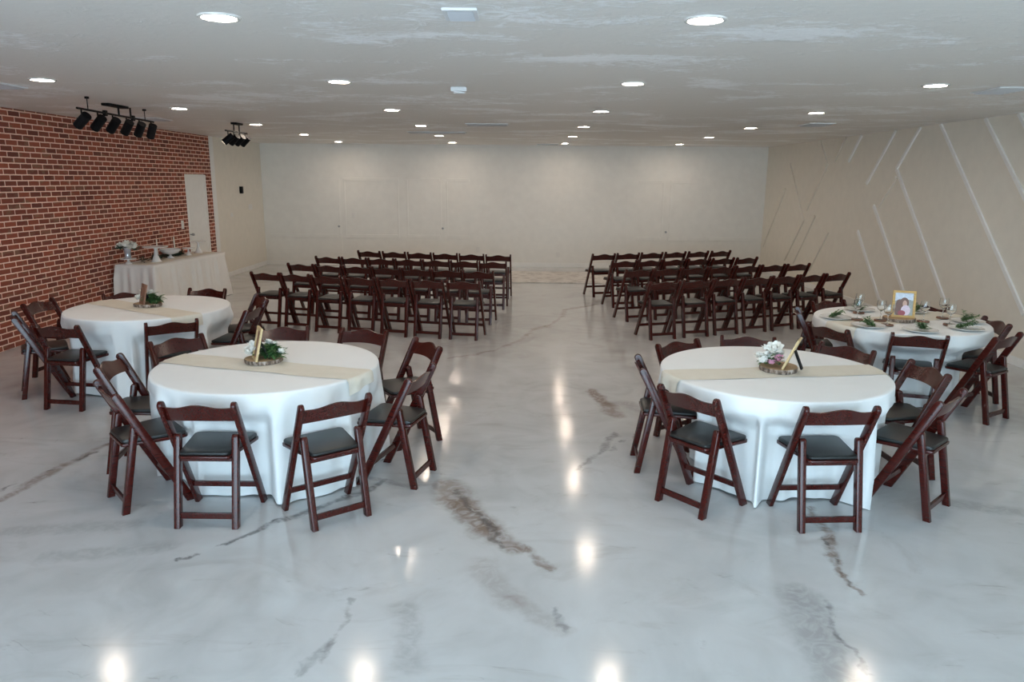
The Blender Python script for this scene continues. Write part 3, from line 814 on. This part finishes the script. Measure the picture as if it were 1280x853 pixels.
def wood_slice(loc, r, h, label, group=None, name='wood_slice', seed=0):
    t = thing(name, label, 'wood slice', loc, 0, group)
    rd = random.Random(seed); n_ = 40
    ph = [rd.uniform(0, 6.28) for _ in range(4)]
    rad = [r * (1 + .03 * math.sin(2 * a + ph[0]) + .02 * math.sin(3 * a + ph[1]) + .012 * math.sin(7 * a + ph[2])) for a in (2 * PI * i / n_ for i in range(n_))]
    bm = bmesh.new(); rings = []
    for k, (f, z) in enumerate(((.985, 0), (1.0, h * .2), (1.0, h * .85), (.98, h))):
        rings.append([bm.verts.new((rad[i] * f * math.cos(2 * PI * i / n_), rad[i] * f * math.sin(2 * PI * i / n_), z)) for i in range(n_)])
    for a, b in zip(rings, rings[1:]):
        for i in range(n_): bm.faces.new((a[i], a[(i + 1) % n_], b[(i + 1) % n_], b[i]))
    bm.faces.new(rings[0][::-1])
    obj('bark', bm, 'bark', t)
    bm = bmesh.new(); vs = [bm.verts.new((rad[i] * .965 * math.cos(2 * PI * i / n_), rad[i] * .965 * math.sin(2 * PI * i / n_), h + .0006)) for i in range(n_)]
    lo = [bm.verts.new((rad[i] * .985 * math.cos(2 * PI * i / n_), rad[i] * .985 * math.sin(2 * PI * i / n_), h - .001)) for i in range(n_)]
    bm.faces.new(vs)
    for i in range(n_): bm.faces.new((lo[i], lo[(i + 1) % n_], vs[(i + 1) % n_], vs[i]))
    obj('cut_face', bm, 'slice', t)
    return t
def frame(loc, rz, w, h, lean, mat, label, face='brownwood', photo=False, easel=True, depth=.014, border=.022):
    """Picture frame facing -y before turning by rz, leaning back by lean."""
    t = thing('picture_frame', label, 'picture frame', loc, rz)
    R = Matrix.Rotation(-lean, 3, 'X')
    def fin(bm):
        for v in bm.verts: v.co = R @ v.co
        z = min(0, 0)
        return bm
    bm = bmesh.new(); d_ = depth
    for sx in (-1, 1):
        pts = [(sx * w / 2, 0), (sx * (w / 2 - border), border), (sx * (w / 2 - border), h - border), (sx * w / 2, h)]
        b2 = prism(pts, -d_, 0, 0); tmp = bpy.data.meshes.new('tmp'); b2.to_mesh(tmp); b2.free(); bm.from_mesh(tmp); bpy.data.meshes.remove(tmp)
    for z0, z1 in ((0, border), (h, h - border)):
        pts = [(-w / 2, z0), (w / 2, z0), (w / 2 - border, z1), (-w / 2 + border, z1)]
        b2 = prism(pts, -d_, 0, 0); tmp = bpy.data.meshes.new('tmp'); b2.to_mesh(tmp); b2.free(); bm.from_mesh(tmp); bpy.data.meshes.remove(tmp)
    obj('frame_border', fin(bm), mat, t)
    b = border * .8
    obj('backing', fin(B((0, -.003, h / 2), (w - 2 * b, .005, h - 2 * b))), 'dark' if photo else face, t)
    if photo:
        # the portrait print: sky, trees, a person in a white and pink top with dark hair
        bm = bmesh.new(); y0 = -.0062
        def poly(pts, mi, lift):
            f = bm.faces.new([bm.verts.new((p[0] * (w / 2 - border), y0 - lift * .00025, border + (h - 2 * border) * p[1])) for p in pts]); f.material_index = mi
        def ell(cx, cy, rx, ry, mi, lift): poly([(cx + rx * math.cos(2 * PI * i / 20), cy + ry * math.sin(2 * PI * i / 20)) for i in range(20)], mi, lift)
        poly([(-1, 0), (1, 0), (1, 1), (-1, 1)], 0, 0)
        poly([(-1, 0), (1, 0), (1, .66), (.5, .72), (.1, .64), (-.4, .74), (-1, .62)], 1, 1)
        ell(-.55, .42, .36, .28, 2, 2); ell(.05, .56, .50, .24, 2, 3); ell(-.62, .2, .36, .22, 2, 3)
        ell(.10, .52, .24, .15, 3, 4); ell(.22, .22, .52, .24, 4, 5); ell(-.20, .10, .42, .12, 5, 6)
        obj('photo_print', fin(bm), ['print_sky', 'print_tree', 'print_hair', 'print_skin', 'print_top', 'print_red'], t)
    if easel:
        bm = bmesh.new(); top = R @ Vector((0, .002, h * .62)); foot = Vector((0, top.y + h * .24, 0.004))
        dd = foot - top; ln = dd.length
        ang = math.atan2(dd.z, dd.y)
        box(bm, (0, 0, 0), (w * .30, ln, .012), 0, Matrix.Rotation(ang, 3, 'X'))
        for v in bm.verts: v.co += (top + foot) / 2
        obj('easel_leg', bm, 'black', t)
    return t
for nm, col in (('print_sky', (.62, .70, .82)), ('print_tree', (.34, .36, .34)), ('print_hair', (.17, .075, .05)), ('print_skin', (.62, .38, .29)), ('print_top', (.74, .60, .70)), ('print_red', (.36, .05, .07))):
    MAT[nm] = paint(nm, col, .35, .06, 60, 0)

def posy(name, label, loc, blooms, greens, cat='flowers', leafmat='leaf'):
    t = thing(name, label, cat, loc)
    for i, (x, y, z, r, mat) in enumerate(blooms):
        o = obj('blossom', rose_mesh(r, i), mat, t, smooth=True); o.location = (x, y, z)
        o.rotation_euler = (random.uniform(-.5, .5), random.uniform(-.5, .5), random.uniform(0, 6))
    bm = bmesh.new(); rd = random.Random(len(label))
    for (x, y, z, rad, cnt, ln) in greens:
        for k in range(cnt):
            a = rd.uniform(0, 2 * PI); e = rd.uniform(-.1, 1.0)
            leaf_blade(bm, (x + rd.uniform(-rad, rad), y + rd.uniform(-rad, rad), z + rd.uniform(0, rad * .6)), (math.cos(a), math.sin(a), e), Vector((0, 0, 1)), ln * rd.uniform(.7, 1.2), ln * .30)
    obj('foliage', bm, leafmat, t)
    return t

# --- front table, brick side
cx, cy = -1.83, 5.03
wood_slice((cx, cy, TOP), .128, .028, 'bark-edged wood slice under frame and white flowers on the front table', 'centrepiece wood slices', seed=1)
frame((cx - .030, cy - .075, TOP + .0285), math.radians(-61), .15, .235, .22, 'palewood', 'thin pale wood frame standing edge-on by white flowers, front table', 'brownwood')
posy('flower_posy', 'white blossoms and green leaves on the front table wood slice', (cx, cy, TOP + .0285),
     [(-.100, -.02, .040, .042, 'petal'), (-.120, .035, .045, .040, 'petal'), (-.080, .03, .090, .038, 'petal'), (-.060, -.035, .070, .034, 'petal'), (.015, .075, .095, .034, 'petal'), (.060, .065, .085, .030, 'petal'), (.130, .005, .045, .036, 'petal')],
     [(.055, .005, .015, .055, 120, .085), (.04, .03, .055, .04, 60, .075), (-.05, .05, .03, .04, 34, .07), (.095, -.005, .015, .035, 50, .07)])
# --- front table, striped-wall side
cx, cy = 1.795, 4.955
wood_slice((cx, cy, TOP), .130, .030, 'bark-edged wood slice under frame and pink flowers', 'centrepiece wood slices', seed=2)
frame((cx + .022, cy - .055, TOP + .0305), math.radians(-119), .14, .225, .40, 'palewood', 'thin pale wood frame leaning edge-on beside pink and white flowers', 'palewood')
posy('flower_posy', 'white and pink blossoms on the front table wood slice', (cx, cy, TOP + .0305),
     [(-.085, .02, .06, .055, 'petal'), (-.030, .03, .115, .058, 'petal'), (-.115, -.01, .035, .044, 'petal'), (-.075, -.055, .035, .032, 'pink'), (-.020, -.045, .060, .034, 'pink'), (-.005, .06, .070, .045, 'petal'), (-.125, .05, .055, .042, 'petal'), (-.075, .06, .105, .042, 'petal'), (.01, .02, .085, .036, 'petal')],
     [(-.06, .0, .015, .06, 60, .06), (-.05, -.03, .05, .04, 30, .05)])
# --- table beside the brick wall
cx, cy = -3.79, 7.28
wood_slice((cx, cy, TOP), .130, .030, 'bark-edged wood slice on the table beside the brick wall', 'centrepiece wood slices', seed=3)
frame((cx - .02, cy - .07, TOP + .0305), math.radians(-48), .15, .20, .22, 'brownwood', 'brown wooden frame on the table beside the brick wall', 'brownwood')
posy('flower_posy', 'white blossoms and leaves on the table beside the brick wall', (cx, cy, TOP + .0305),
     [(-.085, .0, .05, .052, 'cream'), (-.055, .04, .10, .044, 'cream'), (-.105, .04, .045, .042, 'cream'), (.01, .06, .10, .036, 'cream')],
     [(.05, .01, .015, .055, 110, .085), (.09, -.01, .012, .04, 60, .07), (.02, .04, .05, .04, 40, .075)])
# --- plated table
cx, cy = 3.60, 6.90
wood_slice((cx, cy, TOP), .140, .030, 'bark-edged wood slice under the framed portrait', 'centrepiece wood slices', seed=4)
frame((cx + .02, cy - .02, TOP + .0305), math.radians(-17), .20, .255, .20, 'goldwood', 'golden wood frame with portrait photo on the plated table', photo=True)

# plates, sprigs, goblets and coasters
plates = [((3.03, 6.98), 'dinner plate with greenery by the edge-on aisle chair'),
          ((3.47, 7.45), 'dinner plate partly behind two stemmed glasses'),
          ((3.16, 6.58), 'dinner plate in front of the glasses on the aisle side'),
          ((3.53, 6.39), 'dinner plate before the chair square to the camera'),
          ((3.99, 6.49), 'dinner plate by the outermost profile chair, front one of two'),
          ((4.22, 6.85), 'dinner plate by the striped wall chair, rear one of two'),
          ((3.97, 7.38), 'dinner plate behind the framed portrait')]
def make_plate():
    t = thing('dinner_plate', 'x', 'plate', (0, 0, 0), 0, 'plates on the plated table')
    autosmooth(obj('plate_body', lathe([(.001, .005), (.085, .005), (.098, .010), (.138, .016), (.145, .018), (.146, .0155), (.10, .004), (.085, 0), (.001, 0)], 40, False, False), 'white', t), 60)
    return t
p0 = None; s0 = None
leafgroup = 'greenery sprigs on plates'
for i, ((x, y), lab) in enumerate(plates):
    pm = obj('dinner_plate', lathe([(.001, .005), (.085, .005), (.098, .010), (.138, .016), (.145, .018), (.146, .0155), (.10, .004), (.085, 0), (.001, 0)], 40, False, False), 'white', smooth=True) if p0 is None else p0.copy()
    if p0 is None: p0 = pm
    else: COL.objects.link(pm)
    pm.location = (x, y, TOP); tag(pm, 'white ' + lab, 'plate', 'plates on the plated table')
    sg = obj('greenery_sprig', sprig_mesh(.125, 9, .040, 60 + i, .9, .75), 'leaf', loc=(x, y, TOP + .0055))
    sg.rotation_euler = (0, 0, i * 1.3)
    tag(sg, 'green leafy sprig on the ' + lab.replace('dinner plate with greenery', 'plate').replace('dinner plate', 'plate'), 'greenery', leafgroup)
glasses = [((3.38, 7.27), 'rear of the two glasses on the aisle side'), ((3.20, 6.90), 'front of the two glasses on the aisle side'),
           ((3.36, 6.64), 'in front of the wood slice by the portrait'), ((3.40, 6.86), 'touching the portrait wood slice, aisle side'),
           ((3.79, 6.83), 'beside the portrait toward the striped wall'), ((4.08, 7.03), 'rear of the two glasses by the striped wall'), ((3.95, 6.68), 'front of the two glasses by the striped wall')]
g0 = None; c0 = None
gp = [(.001, 0), (.034, .0005), (.033, .003), (.006, .006), (.0042, .012), (.0042, .075), (.008, .083), (.030, .100), (.040, .118), (.0415, .135), (.0405, .155), (.0385, .170), (.036, .185),
      (.0348, .185), (.0373, .170), (.0393, .155), (.0403, .135), (.0388, .119), (.028, .102), (.006, .088), (.001, .087)]
for i, ((x, y), lab) in enumerate(glasses):
    if c0 is None:
        c0 = c_ = wood_slice((0, 0, 0), .052, .012, 'x', name='wood_coaster', seed=9)
        for ch in c_.children: ch.data.materials[0] = MAT['brownwood'] if ch.name.startswith('bark') else MAT['brownwood']
    else: c_ = copy_tree(c0)
    c_.location = (x, y, TOP); tag(c_, 'round brown wooden coaster under the glass ' + lab, 'coaster', 'coasters on the plated table')
    if g0 is None: g0 = g_ = autosmooth(obj('wine_glass', lathe(gp, 32, False, False), 'glass'), 45)
    else: g_ = g0.copy(); COL.objects.link(g_)
    g_.location = (x, y, TOP + .0127); tag(g_, 'clear stemmed wine glass ' + lab, 'glass', 'glasses on the plated table')

# ------------------------------------------------------------------ dessert table by the brick wall
ang = math.radians(-6.0)     # slight skew against the wall
DL, DW = 2.12, .62
dc = Vector((-5.67, 11.87, 0))
Rz = Matrix.Rotation(ang, 4, 'Z')
t = thing('dessert_table', 'long folding table hidden under a floor-length cloth by the brick wall', 'table', dc, ang)
obj('tabletop', B((0, 0, .735), (DW - .03, DL - .03, .024), .004), 'palewood', t)
for sx in (-1, 1):
    for sy in (-1, 1):
        bm = bmesh.new(); cyl(bm, (sx * .24, sy * .85, .723), (sx * .24, sy * .88, 0), .014); obj('leg', bm, 'steel', t)
def rect_cloth():
    bm = bmesh.new(); per = []
    hw, hl, r = DW / 2, DL / 2, .03
    def side(a, b, n_):
        for i in range(n_): per.append((a[0] + (b[0] - a[0]) * i / n_, a[1] + (b[1] - a[1]) * i / n_))
    side((-hw, -hl), (hw, -hl), 44); side((hw, -hl), (hw, hl), 120); side((hw, hl), (-hw, hl), 44); side((-hw, hl), (-hw, -hl), 120)
    m_ = len(per); rings = []
    rd = random.Random(4); ph = [rd.uniform(0, 6.28) for _ in range(5)]
    def fold(s): return sum(math.sin(2 * PI * s * f + p) for f, p in zip((15, 23, 31, 41, 9), ph)) / 3.2
    for k in range(-1, 19):
        ring = []
        for i, (x, y) in enumerate(per):
            if k == -1: px, py, z = x * .93, y * .97, .752
            else:
                t_ = k / 18; z = .752 - .006 * (k > 0) - (.74 - .004) * t_
                f = fold(i / m_); cl = min(1, 3.5 * t_)
                # outward direction, flared at the corners
                ox = (x / hw) ** 7 * .9; oy = (y / hl) ** 21 * .9
                l_ = math.hypot(ox, oy) or 1
                out = .004 + (.055 * t_ + .026 * cl * f) * (1 + .8 * (abs(x) > hw * .9 and abs(y) > hl * .95))
                px, py = x + ox / max(l_, .5) * out, y + oy / max(l_, .5) * out
                if x < -hw * .5: px = max(px, -hw - .005)
            ring.append(bm.verts.new((px, py, z)))
        rings.append(ring)
    bm.faces.new(rings[0])
    for a, b in zip(rings, rings[1:]):
        for i in range(m_): bm.faces.new((a[i], b[i], b[(i + 1) % m_], a[(i + 1) % m_]))
    return bm
o = obj('tablecloth', rect_cloth(), 'linen_warm', smooth=True, loc=dc); o.rotation_euler = (0, 0, ang)
tag(o, 'long ivory rectangular cloth falling to the floor by the brick wall', 'tablecloth')
bm = bmesh.new()
nn = 40; g = []
for i in range(nn + 1):
    y = -DL / 2 + .02 + (DL - .04) * i / nn
    g.append([bm.verts.new((x + .004 * math.sin(y * 9), y, .7545 + .0012 * math.sin(y * 17 + x * 20))) for x in (-.19, -.09, 0, .1, .2)])
for a, b in zip(g, g[1:]):
    for j in range(4): bm.faces.new((a[j], a[j + 1], b[j + 1], b[j]))
o = obj('table_runner', bm, 'burlap', smooth=True, loc=dc); o.rotation_euler = (0, 0, ang)
tag(o, 'burlap runner lying under the cake stands', 'table runner')
DT = .7565
def cake_stand(x, y, r, h, label, foot=.5, bowl=False):
    t = thing('cake_stand', label, 'cake stand', (x, y, DT))
    f = r * foot
    pr = [(f, 0), (f, .006), (f * .75, .02), (f * .34, h * .45), (f * .24, h * .75), (f * .34, h - .016)]
    autosmooth(obj('pedestal', lathe(pr, 28), 'white', t), 50)
    if bowl: pl = [(r * .2, h - .016), (r * .75, h + .01), (r, h + .06), (r, h + .075), (r * .95, h + .075), (r * .7, h + .02), (.001, h + .006)]
    else: pl = [(f * .30, h - .016), (r * .97, h - .014), (r, h - .006), (r, h), (r * .96, h), (r * .94, h - .004), (.001, h - .004)]
    autosmooth(obj('bowl' if bowl else 'plate', lathe(pl, 36, False, False), 'white', t), 50)
    return t
cake_stand(-5.92, 10.92, .115, .085, 'low white cake stand holding the vase of roses')
cake_stand(-5.67, 11.27, .185, .235, 'tallest white cake stand with trumpet foot, front of the dessert table', .46)
cake_stand(-5.70, 11.80, .16, .075, 'white footed serving bowl between two cake stands', .4, True)
cake_stand(-5.62, 12.28, .10, .125, 'small white cake stand behind the footed bowl', .5)
cake_stand(-5.64, 12.72, .125, .20, 'white cake stand on the dessert table end by the door', .6)
t = thing('vase', 'silvery glass vase of cream roses on the low stand', 'vase', (-5.92, 10.92, DT + .082))
autosmooth(obj('vase_body', lathe([(.045, 0), (.05, .006), (.042, .05), (.045, .10), (.062, .165), (.058, .165), (.04, .10), (.001, .09)], 28, True, False), 'silver', t), 60)
rd = random.Random(12)
bl = [(0, 0, .20, .062, 'cream'), (.10, .02, .175, .058, 'cream'), (-.09, .03, .17, .056, 'cream'), (.03, -.09, .175, .06, 'cream'), (-.06, -.07, .18, .055, 'cream'), (.02, .09, .19, .055, 'cream'), (.14, -.05, .15, .045, 'cream'), (-.14, -.02, .14, .045, 'cream'), (.09, -.08, .15, .05, 'cream')]
posy('rose_bouquet', 'bouquet of cream roses with dark leaves in the vase', (-5.92, 10.92, DT + .105), bl, [(0, 0, .115, .10, 46, .10), (-.1, -.04, .11, .04, 14, .09), (.1, 0, .10, .05, 16, .09)], 'flowers', 'dark_leaf')
for k, (x, y, lab) in enumerate(((-5.88, 11.75, 'ivory taper candle behind the tallest cake stand'), (-5.86, 12.30, 'ivory taper candle between bowl and brick wall'))):
    t = thing('taper_candle', lab, 'candle', (x, y, DT), 0, 'taper candles on the dessert table')
    autosmooth(obj('holder', lathe([(.032, 0), (.034, .004), (.014, .012), (.012, .05), (.018, .06), (.015, .062)], 20), 'brownwood', t), 50)
    autosmooth(obj('candle_stick', lathe([(.0115, .06), (.0085, .30), (.004, .306)], 14), 'wax', t), 50)
    bm = bmesh.new(); cyl(bm, (0, 0, .304), (.001, 0, .314), .0012, n=6); obj('wick', bm, 'dark', t)
bm = bmesh.new(); rd = random.Random(21)
for k in range(760):
    u = rd.random(); x = -5.80 + .05 * math.sin(u * 9) + rd.uniform(-.06, .06); y = 11.12 + 1.25 * u
    a = rd.uniform(0, 6.28); z = DT + .006 + abs(rd.gauss(0, .028))
    if any(math.hypot(x - q[0], y - q[1]) < q[2] for q in ((-5.67, 11.27, .17), (-5.70, 11.80, .13), (-5.62, 12.28, .12), (-5.88, 11.75, .10), (-5.86, 12.30, .10))): continue
    leaf_blade(bm, (x, y, z), (math.cos(a), math.sin(a), rd.uniform(.05, .8)), Vector((0, 0, 1)), rd.uniform(.05, .09), .026)
for v in bm.verts: v.co.z = max(v.co.z, DT)
tag(obj('leaf_garland', bm, 'dark_leaf'), 'dark green leaf garland lying among the cake stands', 'garland')

# ------------------------------------------------------------------ daylight and camera
w = bpy.data.worlds.new('daylight'); sc.world = w; w.use_nodes = True
bg = w.node_tree.nodes['Background']; bg.inputs[0].default_value = (.58, .82, 1.0, 1); bg.inputs[1].default_value = 6.3
sun = bpy.data.lights.new('sun', 'SUN'); sun.energy = 14; sun.angle = math.radians(2); sun.color = (1, .97, .93)
so = bpy.data.objects.new('sun', sun); COL.objects.link(so)
so.rotation_euler = (math.radians(-28), math.radians(14), 0)      # added high sun behind the building: bounce off the ground outside brightens the ceiling
pl = bpy.data.lights.new('window_portal', 'AREA'); pl.shape = 'RECTANGLE'; pl.size = 8.6; pl.size_y = 2.45
pl.cycles.is_portal = True
po = bpy.data.objects.new('window_portal', pl); COL.objects.link(po); po.location = (0, YF - .1, 1.225); po.rotation_euler = (PI / 2, 0, 0)

f, pitch, yaw, roll, HC = 913.977, math.radians(12.4129), math.radians(-.7252), math.radians(.45928), 2.0348
fw = Vector((math.sin(yaw) * math.cos(pitch), math.cos(yaw) * math.cos(pitch), -math.sin(pitch)))
rt = Vector((math.cos(yaw), -math.sin(yaw), 0)); up = rt.cross(fw)
r2 = rt * math.cos(roll) + up * math.sin(roll); u2 = -rt * math.sin(roll) + up * math.cos(roll)
cam = bpy.data.cameras.new('camera'); co = bpy.data.objects.new('camera', cam); COL.objects.link(co)
cam.sensor_width = 36; cam.sensor_fit = 'HORIZONTAL'; cam.lens = f / 1280 * 36; cam.clip_start = .05; cam.clip_end = 200
Mx = Matrix((r2, u2, -fw)).transposed().to_4x4(); Mx.translation = Vector((0, 0, HC)); co.matrix_world = Mx
sc.camera = co

sc.view_settings.view_transform = 'Standard'; sc.view_settings.look = 'None'; sc.view_settings.gamma = 1; sc.view_settings.use_curve_mapping = False
sc.view_settings.exposure = .28
sc.cycles.use_denoising = True
sc.cycles.max_bounces = 10; sc.cycles.diffuse_bounces = 6; sc.cycles.glossy_bounces = 5; sc.cycles.transmission_bounces = 8
sc.cycles.caustics_reflective = False; sc.cycles.caustics_refractive = False
sc.cycles.sample_clamp_indirect = 8
